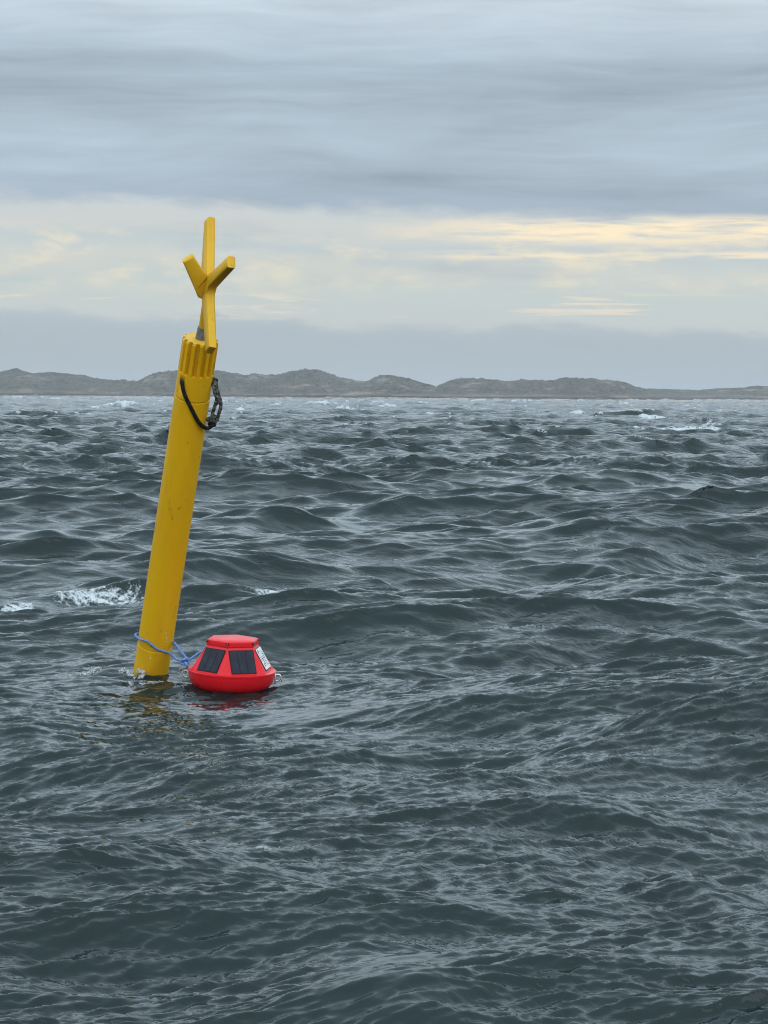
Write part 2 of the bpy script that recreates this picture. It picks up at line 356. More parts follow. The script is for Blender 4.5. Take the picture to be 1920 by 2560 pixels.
def water_material():
    m, n, bs = new_mat('sea_water')
    tc = n.new('ShaderNodeTexCoord'); ob = tc.outputs['Object']
    at = n.new('ShaderNodeAttribute'); at.attribute_name = 'foam'; fo = at.outputs['Fac']
    # wind ripples, long across the wind
    r1 = n.noise(n.mapping(ob, rot=(0, 0, R_(27)), scale=(7, 26, 9)), 1.0, 3, 0.55, 0.4)
    r2 = n.noise(n.mapping(ob, rot=(0, 0, R_(-8)), scale=(22, 60, 22)), 1.0, 2, 0.5, 0.3)
    gust = n.noise(n.mapping(ob, scale=(0.35, 0.22, 1)), 1.0, 3, 0.5)
    ac = n.new('ShaderNodeAttribute'); ac.attribute_name = 'calm'
    g = n.m('MULTIPLY', n.step(gust, 0.36, 0.62, 0.35, 1.15), n.m('SUBTRACT', 1.0, ac.outputs['Fac']))
    b1 = n.new('ShaderNodeBump'); n.l.new(r1, b1.inputs['Height']); b1.inputs['Distance'].default_value = 0.0045; n.l.new(g, b1.inputs['Strength'])
    b2 = n.new('ShaderNodeBump'); n.l.new(r2, b2.inputs['Height']); b2.inputs['Distance'].default_value = 0.003; n.l.new(g, b2.inputs['Strength'])
    n.l.new(b1.outputs[0], b2.inputs['Normal'])
    # beyond the reach of the finest modelled wavelets the relief goes on as bump
    al = n.new('ShaderNodeAttribute'); al.attribute_name = 'lod'
    r3 = n.noise(n.mapping(ob, rot=(0, 0, R_(20)), scale=(1.6, 4.2, 2)), 1.0, 4, 0.6, 0.4)
    b3 = n.new('ShaderNodeBump'); n.l.new(r3, b3.inputs['Height']); b3.inputs['Distance'].default_value = 0.13; n.l.new(al.outputs['Fac'], b3.inputs['Strength'])
    af = n.new('ShaderNodeAttribute'); af.attribute_name = 'lod_fine'
    r4 = n.noise(n.mapping(ob, rot=(0, 0, R_(16)), scale=(2.6, 9.0, 4)), 1.0, 3, 0.6, 0.3)
    b4 = n.new('ShaderNodeBump'); n.l.new(r4, b4.inputs['Height']); b4.inputs['Distance'].default_value = 0.030; n.l.new(af.outputs['Fac'], b4.inputs['Strength'])
    n.l.new(b3.outputs[0], b4.inputs['Normal'])
    n.l.new(b4.outputs[0], b1.inputs['Normal'])
    # foam: lacy, broken by noise
    fn = n.noise(n.mapping(ob, scale=(5, 2.6, 5)), 1.0, 5, 0.6, 0.9)
    ff = n.noise(n.mapping(ob, scale=(30, 16, 30)), 1.0, 4, 0.6, 0.5)
    web = n.m('SUBTRACT', 1.0, n.m('MULTIPLY', n.m('ABSOLUTE', n.m('SUBTRACT', fn, 0.5)), 7.0))
    mask = n.m('ADD', n.m('MULTIPLY', fo, 1.0), n.m('ADD', n.m('MULTIPLY', web, 0.50), n.m('MULTIPLY', n.m('SUBTRACT', ff, 0.5), 1.5)))
    mask = n.m('MULTIPLY', n.step(mask, 0.78, 1.28), n.step(fo, 0.05, 0.3))
    wc = n.noise(n.mapping(ob, scale=(0.6, 0.3, 1)), 1.0, 2, 0.5)
    base = n.mix(n.step(wc, 0.3, 0.7), (0.0050, 0.0150, 0.0150, 1), (0.0064, 0.0185, 0.0180, 1))
    n.l.new(n.mix(mask, base, (0.50, 0.54, 0.55, 1)), bs.inputs['Base Color'])
    n.l.new(n.step(mask, 0.0, 1.0, 0.035, 0.75, False), bs.inputs['Roughness'])
    bs.inputs['IOR'].default_value = 1.335
    n.l.new(b2.outputs[0], bs.inputs['Normal'])
    return m
sea_me = build_sea()
sea = obj_me('sea', sea_me, water_material(), smooth=False)
tag(sea, 'choppy dark teal sea with wind ripples and whitecaps', 'sea', kind='structure')

# ------------------------------------------------------------------ the skerries
def rock_material():
    m, n, bs = new_mat('skerry_rock')
    tc = n.new('ShaderNodeTexCoord'); ob = tc.outputs['Object']
    ge = n.new('ShaderNodeNewGeometry')
    n1 = n.noise(n.mapping(ob, scale=(0.10, 0.10, 0.22)), 1.0, 8, 0.62, 0.6)
    n2 = n.noise(n.mapping(ob, scale=(0.9, 0.9, 1.4)), 1.0, 6, 0.65)
    n3 = n.noise(n.mapping(ob, rot=(0, R_(18), 0), scale=(0.10, 0.2, 1.1)), 1.0, 6, 0.6, 0.5)
    rock = n.mix(n.step(n3, 0.35, 0.68), lin(94, 88, 82), lin(154, 140, 129))
    heath = n.mix(n.step(n2, 0.35, 0.65), lin(66, 66, 58), lin(100, 94, 85))
    nz = n.sep(ge.outputs['Normal'])[2]; pz = n.sep(ge.outputs['Position'])[2]
    veg = n.m('MULTIPLY', n.step(n.m('ADD', n1, n.m('MULTIPLY', nz, 0.16)), 0.46, 0.66), n.step(n.m('ADD', pz, n.m('MULTIPLY', n2, 1.5)), 1.0, 2.6))
    c = n.mix(veg, rock, heath)
    wet = n.step(n.m('ADD', pz, n.m('MULTIPLY', n2, 0.9)), 1.35, 0.75)
    c = n.mix(wet, c, lin(74, 68, 64))
    n.l.new(c, bs.inputs['Base Color']); bs.inputs['Roughness'].default_value = 0.9
    b = n.new('ShaderNodeBump'); n.l.new(n2, b.inputs['Height']); b.inputs['Distance'].default_value = 0.9; b.inputs['Strength'].default_value = 1.0
    n.l.new(b.outputs[0], bs.inputs['Normal'])
    return m
ROCK = rock_material()
K = 2560 / 2212.0
ISLANDS = [
    ('island', 'low heath covered skerry at the far left edge behind the yellow buoy', 760, 60,
     [(-420, 846), (-300, 826), (-200, 812), (-100, 806), (0, 803), (30, 798), (50, 800), (80, 804), (110, 803), (150, 806), (190, 813), (215, 818), (250, 820), (295, 823), (330, 832), (365, 848)]),
    ('island', 'broad rounded rocky skerry rising behind the yellow buoy topmark rope', 720, 55,
     [(268, 850), (290, 829), (310, 818), (335, 806), (370, 801), (400, 799), (440, 797), (470, 799), (505, 806), (540, 810), (570, 807), (600, 806), (625, 804), (650, 799), (690, 800), (715, 807), (740, 815), (765, 820), (790, 824), (830, 833), (900, 852)]),
    ('island', 'smallest dome shaped skerry sloping right into the notch at mid picture', 690, 36,
     [(735, 852), (790, 824), (810, 815), (840, 810), (865, 811), (890, 817), (920, 827), (950, 838), (985, 856)]),
    ('island', 'long rocky skerry with bare pinkish shore right of the notch', 660, 50,
     [(925, 858), (945, 833), (970, 822), (1000, 817), (1040, 818), (1080, 823), (1110, 825), (1150, 822), (1190, 821), (1215, 814), (1240, 815), (1255, 819), (1300, 820), (1330, 820), (1350, 824), (1370, 833), (1390, 840), (1430, 848), (1480, 860)]),
    ('island', 'very low flat skerry at the far right edge', 780, 60,
     [(1330, 852), (1400, 841), (1440, 841), (1500, 844), (1560, 838), (1600, 836), (1640, 832), (1660, 835), (1750, 840), (1900, 830), (2100, 856)])]
for name, label, D, dep, prof in ISLANDS:
    xs = np.array([p[0] * K for p in prof]); ys = np.array([p[1] * K for p in prof])
    px = np.arange(xs[0], xs[-1], 1.6); py = np.interp(px, xs, ys)
    ker = np.hanning(11); ker /= ker.sum()
    py = np.convolve(np.pad(py, 5, mode='edge'), ker, 'valid')
    nv = 44; verts = []
    for a, b in zip(px, py):
        top = P(a, b, D); X = top.x; H = max(top.z, -0.4)
        for j in range(nv):
            v = j / (nv - 1) * 2 - 1                       # -1 shore facing us, 0 ridge, 1 far shore
            y = D + v * dep * 0.5
            s = max(0.0, 1 - abs(v) ** 2.2) ** 0.72
            p = Vector((X * 0.055, y * 0.055, 2.0 + D))
            nn = mnoise.fractal(p, 0.9, 2.1, 6) * 0.09 + mnoise.fractal(p * 6, 0.8, 2.0, 4) * 0.11
            rid = abs(mnoise.fractal(Vector((X * 0.05 + 9, y * 0.02, D)), 0.9, 2.0, 5))
            k = 1 - 0.35 * (1 - abs(v))
            z = H * s * (1 + (nn * 1.1 - rid * 0.30) * (1.0 if abs(v) > 0.12 else 0.35)) - 0.9 * abs(v) ** 6 + (0.30 * mnoise.noise(Vector((X * 0.45, y * 0.45, 0))) + 0.22 * mnoise.noise(Vector((X * 1.3, y * 1.1, 3)))) * s
            verts.append((X, y, z))
    n_ = len(px)
    faces = [(i * nv + j, (i + 1) * nv + j, (i + 1) * nv + j + 1, i * nv + j + 1) for i in range(n_ - 1) for j in range(nv - 1)]
    o = obj(name, verts, faces, ROCK)
    tag(o, label, 'island', 'skerries along the horizon', 'structure')

# ------------------------------------------------------------------ small modelling kit
def catmull(pts, per=8, closed=False):
    pts = [Vector(p) for p in pts]; n = len(pts); res = []
    for i in range(n if closed else n - 1):
        p0 = pts[(i - 1) % n] if closed or i > 0 else pts[0]; p1 = pts[i]; p2 = pts[(i + 1) % n]
        p3 = pts[(i + 2) % n] if closed or i + 2 < n else pts[-1]
        for k in range(per):
            t = k / per
            res.append(0.5 * ((2 * p1) + (p2 - p0) * t + (2 * p0 - 5 * p1 + 4 * p2 - p3) * t * t + (3 * p1 - p0 - 3 * p2 + p3) * t ** 3))
    if not closed: res.append(pts[-1])
    return res
def tube(bm, pts, rad, sides=12, strands=0, lay=0.03, closed=False):
    """sweep a round (or laid three-strand) section along a smoothed path"""
    n = len(pts); rings = []
    tg = []
    for i in range(n):
        a = pts[(i - 1) % n] if closed or i > 0 else pts[i]; b = pts[(i + 1) % n] if closed or i < n - 1 else pts[i]
        tg.append((b - a).normalized())
    ref = tg[0].orthogonal().normalized(); s = 0.0
    for i in range(n):
        if i: s += (pts[i] - pts[i - 1]).length; ref = (ref - tg[i] * ref.dot(tg[i])).normalized()
        bi = tg[i].cross(ref)
        rr = rad(i / (n - 1)) if callable(rad) else rad
        ring = []
        for k in range(sides):
            a = 2 * math.pi * k / sides
            q = rr * (1 + 0.16 * math.cos(strands * (a - 2 * math.pi * s / lay))) if strands else rr
            ring.append(bm.verts.new(pts[i] + (ref * math.cos(a) + bi * math.sin(a)) * q))
        rings.append(ring)
    for i in range(n if closed else n - 1):
        A, B = rings[i], rings[(i + 1) % n]
        for k in range(sides): bm.faces.new((A[k], A[(k + 1) % sides], B[(k + 1) % sides], B[k]))
    if not closed:
        bm.faces.new(rings[0][::-1]); bm.faces.new(rings[-1])
def resample(pts, step):
    res = [pts[0]]; acc = 0.0
    for a, b in zip(pts, pts[1:]):
        L = (b - a).length; t = step - acc
        while t <= L: res.append(a + (b - a) * (t / L)); t += step
        acc = (acc + L) % step if L else acc
    return res
def lathe(bm, prof, seg=48):
    rings = []
    for r, z in prof:
        rings.append([bm.verts.new((0, 0, z))] if r < 1e-6 else [bm.verts.new((r * math.cos(2 * math.pi * k / seg), r * math.sin(2 * math.pi * k / seg), z)) for k in range(seg)])
    for A, B in zip(rings, rings[1:]):
        for k in range(seg):
            a, b = A[k % len(A)], A[(k + 1) % len(A)]; c, d = B[(k + 1) % len(B)], B[k % len(B)]
            vs = []
            for v in (a, b, c, d):
                if v not in vs: vs.append(v)
            if len(vs) > 2: bm.faces.new(vs)
def box(bm, c, ax, ay, az, bev=0.0):
    """box around c with half-axis vectors ax, ay, az"""
    vs = [bm.verts.new(c + ax * i + ay * j + az * k) for i in (-1, 1) for j in (-1, 1) for k in (-1, 1)]
    fs = [bm.faces.new([vs[q] for q in f]) for f in ((0, 1, 3, 2), (4, 6, 7, 5), (0, 4, 5, 1), (2, 3, 7, 6), (0, 2, 6, 4), (1, 5, 7, 3))]
    if bev:
        es = list({e for f in fs for e in f.edges})
        bmesh.ops.bevel(bm, geom=es, offset=bev, segments=2, affect='EDGES', profile=0.6)
def plate(bm, pts2, o, ex, ey, ez, th, bev):
    """extrude a flat outline (coordinates along ex, ey) to a plate of thickness th along ez, edges rounded"""
    lo = [bm.verts.new(o + ex * p[0] + ey * p[1] - ez * th / 2) for p in pts2]
    hi = [bm.verts.new(o + ex * p[0] + ey * p[1] + ez * th / 2) for p in pts2]
    n = len(lo); f1 = bm.faces.new(lo[::-1]); f2 = bm.faces.new(hi)
    for k in range(n): bm.faces.new((lo[k], lo[(k + 1) % n], hi[(k + 1) % n], hi[k]))
    es = list(f1.edges) + list(f2.edges)
    ends = [e for e in bm.edges if e.calc_face_angle(0) > R_(60) and e not in es]
    bmesh.ops.bevel(bm, geom=es + ends, offset=bev, segments=3, affect='EDGES', profile=0.5)

# ------------------------------------------------------------------ materials
def plastic(name, col, col2, rough, dirt=(0.05, 0.04, 0.02, 1), dirt_amt=0.35, scale=9.0, streak=(1, 1, 0.25)):
    m, n, bs = new_mat(name)
    tc = n.new('ShaderNodeTexCoord'); ob = tc.outputs['Object']
    a = n.noise(n.mapping(ob, scale=streak), scale, 6, 0.6, 0.3)
    b = n.noise(ob, scale * 9, 4, 0.65)
    c = n.noise(n.mapping(ob, loc=(3, 1, 7), scale=streak), scale * 2.2, 7, 0.62, 0.4)
    base = n.mix(n.step(a, 0.3, 0.7), col, col2)
    base = n.mix(n.m('MULTIPLY', n.step(c, 0.58, 0.78), dirt_amt), base, dirt)
    sp_ = n.noise(n.mapping(ob, loc=(5, 2, 1), scale=(1, 1, 0.7)), scale * 3.6, 3, 0.5, 0.2)
    base = n.mix(n.m('MULTIPLY', n.step(sp_, 0.66, 0.74), 0.45), base, dirt)
    bs.inputs['Specular IOR Level'].default_value = 0.3
    n.l.new(base, bs.inputs['Base Color'])
    n.l.new(n.step(a, 0.3, 0.7, rough - 0.08, rough + 0.12, False), bs.inputs['Roughness'])
    bm_ = n.new('ShaderNodeBump'); n.l.new(n.noise(ob, 60, 2, 0.5), bm_.inputs['Height']); bm_.inputs['Distance'].default_value = 0.0002; bm_.inputs['Strength'].default_value = 0.3
    n.l.new(bm_.outputs[0], bs.inputs['Normal'])
    return m
def simple(name, col, rough, metal=0.0, var=0.3, scale=60):
    m, n, bs = new_mat(name)
    tc = n.new('ShaderNodeTexCoord'); f = n.noise(tc.outputs['Object'], scale, 4, 0.6)
    d = tuple(c * (1 - var) for c in col[:3]) + (1,); l = tuple(min(1, c * (1 + var)) for c in col[:3]) + (1,)
    n.l.new(n.mix(n.step(f, 0.3, 0.7), d, l), bs.inputs['Base Color'])
    bs.inputs['Roughness'].default_value = rough; bs.inputs['Metallic'].default_value = metal
    if not metal: bs.inputs['Specular IOR Level'].default_value = 0.25
    return m
def rope_mat(name, c1, c2, scale):
    m, n, bs = new_mat(name)
    tc = n.new('ShaderNodeTexCoord'); f = n.noise(tc.outputs['Object'], scale, 3, 0.7)
    n.l.new(n.mix(n.step(f, 0.42, 0.6), c1, c2), bs.inputs['Base Color']); bs.inputs['Roughness'].default_value = 0.9; bs.inputs['Specular IOR Level'].default_value = 0.15
    b = n.new('ShaderNodeBump'); n.l.new(n.noise(tc.outputs['Object'], scale * 2.5, 2, 0.6), b.inputs['Height']); b.inputs['Distance'].default_value = 0.0015
    n.l.new(b.outputs[0], bs.inputs['Normal'])
    return m
YEL = plastic('weathered_yellow_plastic', (0.80, 0.44, 0.006, 1), (0.71, 0.375, 0.005, 1), 0.42, (0.20, 0.11, 0.012, 1), 0.45)
YEL2 = plastic('faded_yellow_plastic', (0.70, 0.405, 0.016, 1), (0.63, 0.345, 0.010, 1), 0.5, (0.36, 0.17, 0.01, 1), 0.30)
RED = plastic('red_gelcoat', (0.72, 0.012, 0.020, 1), (0.67, 0.010, 0.016, 1), 0.34, (0.45, 0.02, 0.03, 1), 0.25, 11, (1, 1, 1))
GREY = simple('grey_plastic_socket', (0.17, 0.165, 0.16, 1), 0.6)
STEEL = simple('stainless_steel', (0.62, 0.62, 0.60, 1), 0.28, 0.9, 0.2)
BOLT = simple('dull_bolt', (0.30, 0.24, 0.24, 1), 0.4, 0.6, 0.3)
BLACK = simple('solar_frame_black', (0.003, 0.0035, 0.005, 1), 0.5)
CELL = simple('solar_cell', (0.012, 0.015, 0.028, 1), 0.45, 0.0, 0.35, 25)
WHITE = simple('white_label', (0.72, 0.73, 0.70, 1), 0.5, 0, 0.08, 40)
INK = simple('label_ink', (0.05, 0.06, 0.06, 1), 0.6)
DARKROPE = rope_mat('tarred_rope', (0.005, 0.005, 0.004, 1), (0.022, 0.021, 0.018, 1), 60)
FLECKROPE = rope_mat('flecked_rope', (0.013, 0.014, 0.011, 1), (0.16, 0.16, 0.13, 1), 110)
BLUEROPE = rope_mat('blue_rope', (0.10, 0.18, 0.42, 1), (0.21, 0.33, 0.62, 1), 130)
def spray_mat():
    m, n, bs = new_mat('spray_water')
    bs.inputs['Base Color'].default_value = (0.86, 0.89, 0.90, 1); bs.inputs['Roughness'].default_value = 0.08
    bs.inputs['Transmission Weight'].default_value = 0.5; bs.inputs['IOR'].default_value = 1.33
    return m
SPRAY = spray_mat()

# ------------------------------------------------------------------ the yellow spar buoy
D_BASE, D_TOP = 10.99, 10.24
B0 = P(376, 1688, D_BASE); B1 = P(502, 848, D_TOP)
AX = (B1 - B0).normalized(); LEN = (B1 - B0).length
XL = (CR - AX * CR.dot(AX)).normalized(); YL = AX.cross(XL)      # YL points away from us
SM = Matrix(((XL.x, YL.x, AX.x, B0.x), (XL.y, YL.y, AX.y, B0.y), (XL.z, YL.z, AX.z, B0.z), (0, 0, 0, 1)))
SI = SM.inverted(); SR = SI.to_3x3()
spar = empty('spar_buoy', SM)
tag(spar, 'tall tilted yellow spar buoy with cross topmark and fluted cap', 'buoy')
R0 = 0.0806
RBASE = 0.0838
rad_at = lambda z: RBASE + (R0 - RBASE) * min(1.0, max(0.0, z / LEN))
CAPB = LEN - 0.279
bm = bmesh.new()
prof = [(0, -0.9), (RBASE, -0.9)] + [(rad_at(z), z) for z in np.linspace(-0.88, 0.172, 6)] + [(rad_at(0.17) - 0.0018, 0.174), (rad_at(0.17) - 0.0018, 0.178), (rad_at(0.18), 0.180)]
prof += [(rad_at(z), z) for z in np.linspace(0.2, CAPB - 0.006, 8)] + [(R0 - 0.003, CAPB - 0.003), (R0 - 0.02, CAPB - 0.0028), (0, CAPB - 0.0027)]
lathe(bm, prof, 72)
obj_bm('tube', bm, YEL, spar, autos=40)
# fluted cap
NF, PER = 14, 12
def ring_r(k, deep):
    f = (k % PER) / PER
    s = 1.0 if f < 0.46 else 0.0 if 0.52 <= f < 0.94 else 0.5
    return R0 + 0.0008 - deep * (1 - s)
bm = bmesh.new(); rings = []
F0 = R_(-4 - 90) - 2 * math.pi / NF * 0.73
levels = [(CAPB, 0, -0.002), (CAPB + 0.003, 0, 0), (LEN - 0.2, 0, 0), (LEN - 0.159, 0, 0), (LEN - 0.156, 0.020, 0), (LEN - 0.006, 0.020, 0), (LEN - 0.0005, 0.018, -0.004)]
for z, deep, dr in levels:
    rings.append([bm.verts.new(((ring_r(k, deep) + dr) * math.cos(F0 + 2 * math.pi * k / (NF * PER)), (ring_r(k, deep) + dr) * math.sin(F0 + 2 * math.pi * k / (NF * PER)), z)) for k in range(NF * PER)])
for A, B in zip(rings, rings[1:]):
    for k in range(NF * PER): bm.faces.new((A[k], A[(k + 1) % (NF * PER)], B[(k + 1) % (NF * PER)], B[k]))
bm.faces.new(rings[0][::-1]); bm.faces.new(rings[-1])
cap = obj_bm('fluted_cap', bm, YEL, spar, autos=28)
# rope hole through the cap
HZ = LEN - 0.203
hdir = Vector((math.sin(R_(-42)), -math.cos(R_(-42)), 0)); hout = Vector((math.sin(R_(82)), -math.cos(R_(82)), 0))
bm = bmesh.new()
tube(bm, [hdir * (R0 + 0.02) + Vector((0, 0, HZ)), hdir * 0.03 + Vector((0, 0, HZ + 0.004)), Vector((0, 0, HZ)), hout * 0.03 + Vector((0, 0, HZ)), hout * (R0 + 0.02) + Vector((0, 0, HZ))], 0.0170, 20)
cut = obj_bm('hole_cutter', bm, None, spar)
mo = cap.modifiers.new('hole', 'BOOLEAN'); mo.object = cut; mo.operation = 'DIFFERENCE'; mo.solver = 'EXACT'
bpy.context.view_layer.update()
me2 = bpy.data.meshes.new_from_object(cap.evaluated_get(bpy.context.evaluated_depsgraph_get()))
cap.modifiers.clear(); cap.data = me2
bpy.data.objects.remove(cut)
# thin lid plate on the cap, with a cracked disc in it
bm = bmesh.new(); n = NF * PER
top = [bm.verts.new(((ring_r(k, 0.011) - 0.004) * math.cos(F0 + 2 * math.pi * k / n), (ring_r(k, 0.011) - 0.004) * math.sin(F0 + 2 * math.pi * k / n), LEN + 0.0025)) for k in range(n)]
bot = [bm.verts.new(((ring_r(k, 0.011) - 0.002) * math.cos(F0 + 2 * math.pi * k / n), (ring_r(k, 0.011) - 0.002) * math.sin(F0 + 2 * math.pi * k / n), LEN - 0.0003)) for k in range(n)]
for k in range(n): bm.faces.new((bot[k], bot[(k + 1) % n], top[(k + 1) % n], top[k]))
bm.faces.new(top); bm.faces.new(bot[::-1])
obj_bm('top_plate', bm, YEL2, spar, autos=30)
# socket and stem of the topmark
bm = bmesh.new()
lathe(bm, [(0, LEN + 0.002), (0.0255, LEN + 0.002), (0.0235, LEN + 0.03), (0.0215, LEN + 0.058), (0.019, LEN + 0.058), (0.019, LEN + 0.03), (0, LEN + 0.03)], 32)
obj_bm('socket', bm, GREY, spar, autos=40)
CEN = P(400 + 660 / 5.53, 520 + 1080 / 5.53, 10.13)
cen = SI @ CEN
bm = bmesh.new()
tube(bm, [Vector((0, 0, LEN + 0.031)), Vector((cen.x * 0.5, cen.y * 0.5, (LEN + 0.03 + cen.z) / 2)), cen + Vector((0, 0, -0.01))], lambda t: 0.0175 - 0.003 * t, 20)
obj_bm('stem', bm, YEL2, spar, autos=40)
# topmark: an upright diagonal cross plate with a half cross set square to it
def vec(x, u, t): return CR * x + CU * u - CF * t
V = (SR @ vec(0.295, 0.861, 0.413)).normalized()
Wv = SR @ vec(0.265, -0.553, 0.79); Wv = (Wv - V * Wv.dot(V)).normalized()
W2 = V.cross(Wv)
HW, S2 = 0.027, 0.31
def arm(d, ln):                      # two end corners of an arm in direction d, counter-clockwise
    d = Vector(d).normalized(); nrm = Vector((-d.y, d.x))
    return [tuple(d * ln - nrm * HW), tuple(d * ln + nrm * HW)]
def fil(c, a, b, r):                 # rounded inner corner c between directions a and b
    c = Vector(c); a = Vector(a).normalized(); b = Vector(b).normalized(); p, q = c + a * r, c + b * r
    return [tuple(p * (1 - t) ** 2 + 2 * c * t * (1 - t) + q * t * t) for t in (0, 0.25, 0.5, 0.75, 1)]
q = HW * 2 ** 0.5
out2 = arm((1, 1), S2 * 0.97) + fil((0, q), (1, 1), (-1, 1), 0.022) + arm((-1, 1), S2 * 1.04) + [(-q * 1.15, -0.002), (-0.014, -q * 1.35)] + fil((0.004, -q * 1.02), (-0.6, -0.6), (0.286, -0.188), 0.018)[1:] + arm((0.286, -0.188), 0.335) + fil((0.043, 0.0045), (0.286, -0.188), (1, 1), 0.03)
bm = bmesh.new(); plate(bm, out2, cen, Wv, V, -W2, 0.040, 0.0105)
tm = obj_bm('topmark', bm, YEL2, spar, autos=50)
out3 = arm((1, 1), 0.166) + fil((0.0, q), (1, 1), (0, 1), 0.012) + [(-0.004, q * 1.5), (-0.004, -0.062), (0.022, -0.056), (0.046, -0.022)]
bm = bmesh.new(); plate(bm, out3, cen + W2 * -0.010, -W2, V, Wv, 0.040, 0.0105)
obj_bm('half_cross', bm, YEL2, tm, autos=50)

# ------------------------------------------------------------------ dark lifting rope through the cap
def axis_depth(py): return D_BASE + (D_TOP - D_BASE) * (1688 - py) / (1688 - 848.0)
def Z2(x, y, off):                                      # a point seen in front of the spar, off metres nearer than its axis
    px, py = 400 + x / 6.9125, 820 + y / 6.9125
    return P(px, py, axis_depth(py) - off * 1.07)
lift = empty('lifting_rope', Matrix.Translation(Z2(640, 940, 0)))
tag(lift, 'dark lifting rope looped through the cap of the yellow spar buoy', 'rope')
li = lift.matrix_world.inverted()
def rope_obj(name, pts, rad, mat, parent, inv, strands=3, lay=0.035, per=8, step=None):
    bm = bmesh.new(); p = catmull([inv @ a for a in pts], per)
    p = resample(p, step or rad * 0.55)
    tube(bm, p, rad, 14, strands, lay)
    return obj_bm(name, bm, mat, parent)
rope_obj('rope_strand', [Z2(470, 930, 0.03), Z2(385, 925, 0.058), Z2(384, 960, 0.078), Z2(400, 1060, 0.083), Z2(437, 1180, 0.089), Z2(500, 1310, 0.0935), Z2(580, 1470, 0.094), Z2(660, 1610, 0.089),
         Z2(735, 1695, 0.078), Z2(815, 1733, 0.066), Z2(880, 1700, 0.058), Z2(912, 1640, 0.055), Z2(915, 1560, 0.052)], 0.0092, DARKROPE, lift, li, 0)
rope_obj('rope_strand', [Z2(905, 1600, 0.06), Z2(905, 1500, 0.055), Z2(935, 1390, 0.05), Z2(965, 1290, 0.045), Z2(985, 1200, 0.045), Z2(960, 1090, 0.04), Z2(935, 990, 0.03), Z2(930, 925, 0.012), Z2(880, 915, 0.0), Z2(780, 925, 0.0)], 0.0078, FLECKROPE, lift, li)
rope_obj('rope_strand', [Z2(930, 1640, 0.045), Z2(985, 1590, 0.04), Z2(1015, 1480, 0.04), Z2(1050, 1360, 0.04), Z2(1045, 1260, 0.035), Z2(1010, 1150, 0.03), Z2(985, 1050, 0.025), Z2(965, 960, 0.018), Z2(950, 890, 0.008), Z2(905, 880, -0.01), Z2(850, 915, -0.01)], 0.0078, FLECKROPE, lift, li)
rope_obj('rope_strand', [Z2(1000, 1270, 0.052), Z2(1045, 1300, 0.048), Z2(1000, 1230, 0.056), Z2(950, 1150, 0.05), Z2(925, 1040, 0.04), Z2(910, 960, 0.02)], 0.0062, FLECKROPE, lift, li)
def knot(name, c, r, rad, mat, parent, inv, seed, sq=(1, 1, 1.25)):
    rng = random.Random(seed); ph = rng.random() * 6
    pts = []
    for i in range(60):
        t = 2 * math.pi * i / 60
        k = Vector((math.sin(t) + 2 * math.sin(2 * t), math.cos(t) - 2 * math.cos(2 * t), -math.sin(3 * t) * 1.2)) / 3.0
        k = Matrix.Rotation(ph, 3, 'Y') @ Vector((k.x * sq[0], k.z * sq[1], k.y * sq[2]))
        pts.append(inv @ c + k * r)
    bm = bmesh.new(); tube(bm, pts, rad, 12, 0, 0.03, True)
    return obj_bm(name, bm, mat, parent)
knot('knot', Z2(908, 1575, 0.052), 0.0155, 0.0075, FLECKROPE, lift, li, 3, (1, 1, 1.45))
knot('knot', Z2(905, 1650, 0.054), 0.012, 0.007, DARKROPE, lift, li, 8)
knot('knot', Z2(945, 945, 0.012), 0.0125, 0.0068, FLECKROPE, lift, li, 5, (0.9, 1, 1.3))
knot('knot', Z2(1000, 1260, 0.045), 0.0115, 0.0066, FLECKROPE, lift, li, 9)

# ------------------------------------------------------------------ the red buoy
zb = Vector((math.sin(R_(2.0)), -math.sin(R_(2.2)), 1)).normalized()
xb = (Vector((1, 0, 0)) - zb * zb.x).normalized(); yb = zb.cross(xb)
BM = Matrix(((xb.x, yb.x, zb.x, BUOY_C.x), (xb.y, yb.y, zb.y, BUOY_C.y), (xb.z, yb.z, zb.z, BUOY_C.z), (0, 0, 0, 1)))
BI = BM.inverted()
buoy = empty('data_buoy', BM)
tag(buoy, 'small red floating buoy with dark solar panels on sloping sides', 'buoy')
RB, RT, HF = 0.2066, 0.1235, 0.119
bm = bmesh.new()
lathe(bm, [(0, 0.0), (RB - 0.003, 0.0), (RB, -0.0012), (RB, -0.0075), (RB - 0.0035, -0.0085), (RB - 0.005, -0.025), (RB - 0.014, -0.055), (RB - 0.030, -0.077), (RB - 0.062, -0.096), (RB - 0.10, -0.112), (0.05, -0.130), (0, -0.136)], 96)
obj_bm('hull', bm, RED, buoy, autos=50)
PHI = [R_(-7.3 + 60 * k) for k in range(6)]
hexp = lambda r, z: [Vector((r * math.sin(p), -r * math.cos(p), z)) for p in PHI]
bm = bmesh.new()
lo = [bm.verts.new(v) for v in hexp(RB - 0.002, 0.0006)]; hi = [bm.verts.new(v) for v in hexp(RT, HF)]
for k in range(6): bm.faces.new((lo[k], lo[(k + 1) % 6], hi[(k + 1) % 6], hi[k]))
bm.faces.new(hi); bm.faces.new(lo[::-1])
bmesh.ops.bevel(bm, geom=[e for e in bm.edges if abs(e.verts[0].co.z - e.verts[1].co.z) > 0.05], offset=0.004, segments=3, affect='EDGES')
obj_bm('deck_house', bm, RED, buoy, autos=35)
bm = bmesh.new()
lv = [(RT - 0.002, HF - 0.002), (RT + 0.005, HF), (RT + 0.0055, HF + 0.004), (RT + 0.0035, HF + 0.022), (RT - 0.006, HF + 0.0275), (0.06, HF + 0.0315)]
rg = [[bm.verts.new(v) for v in hexp(r, z)] for r, z in lv]
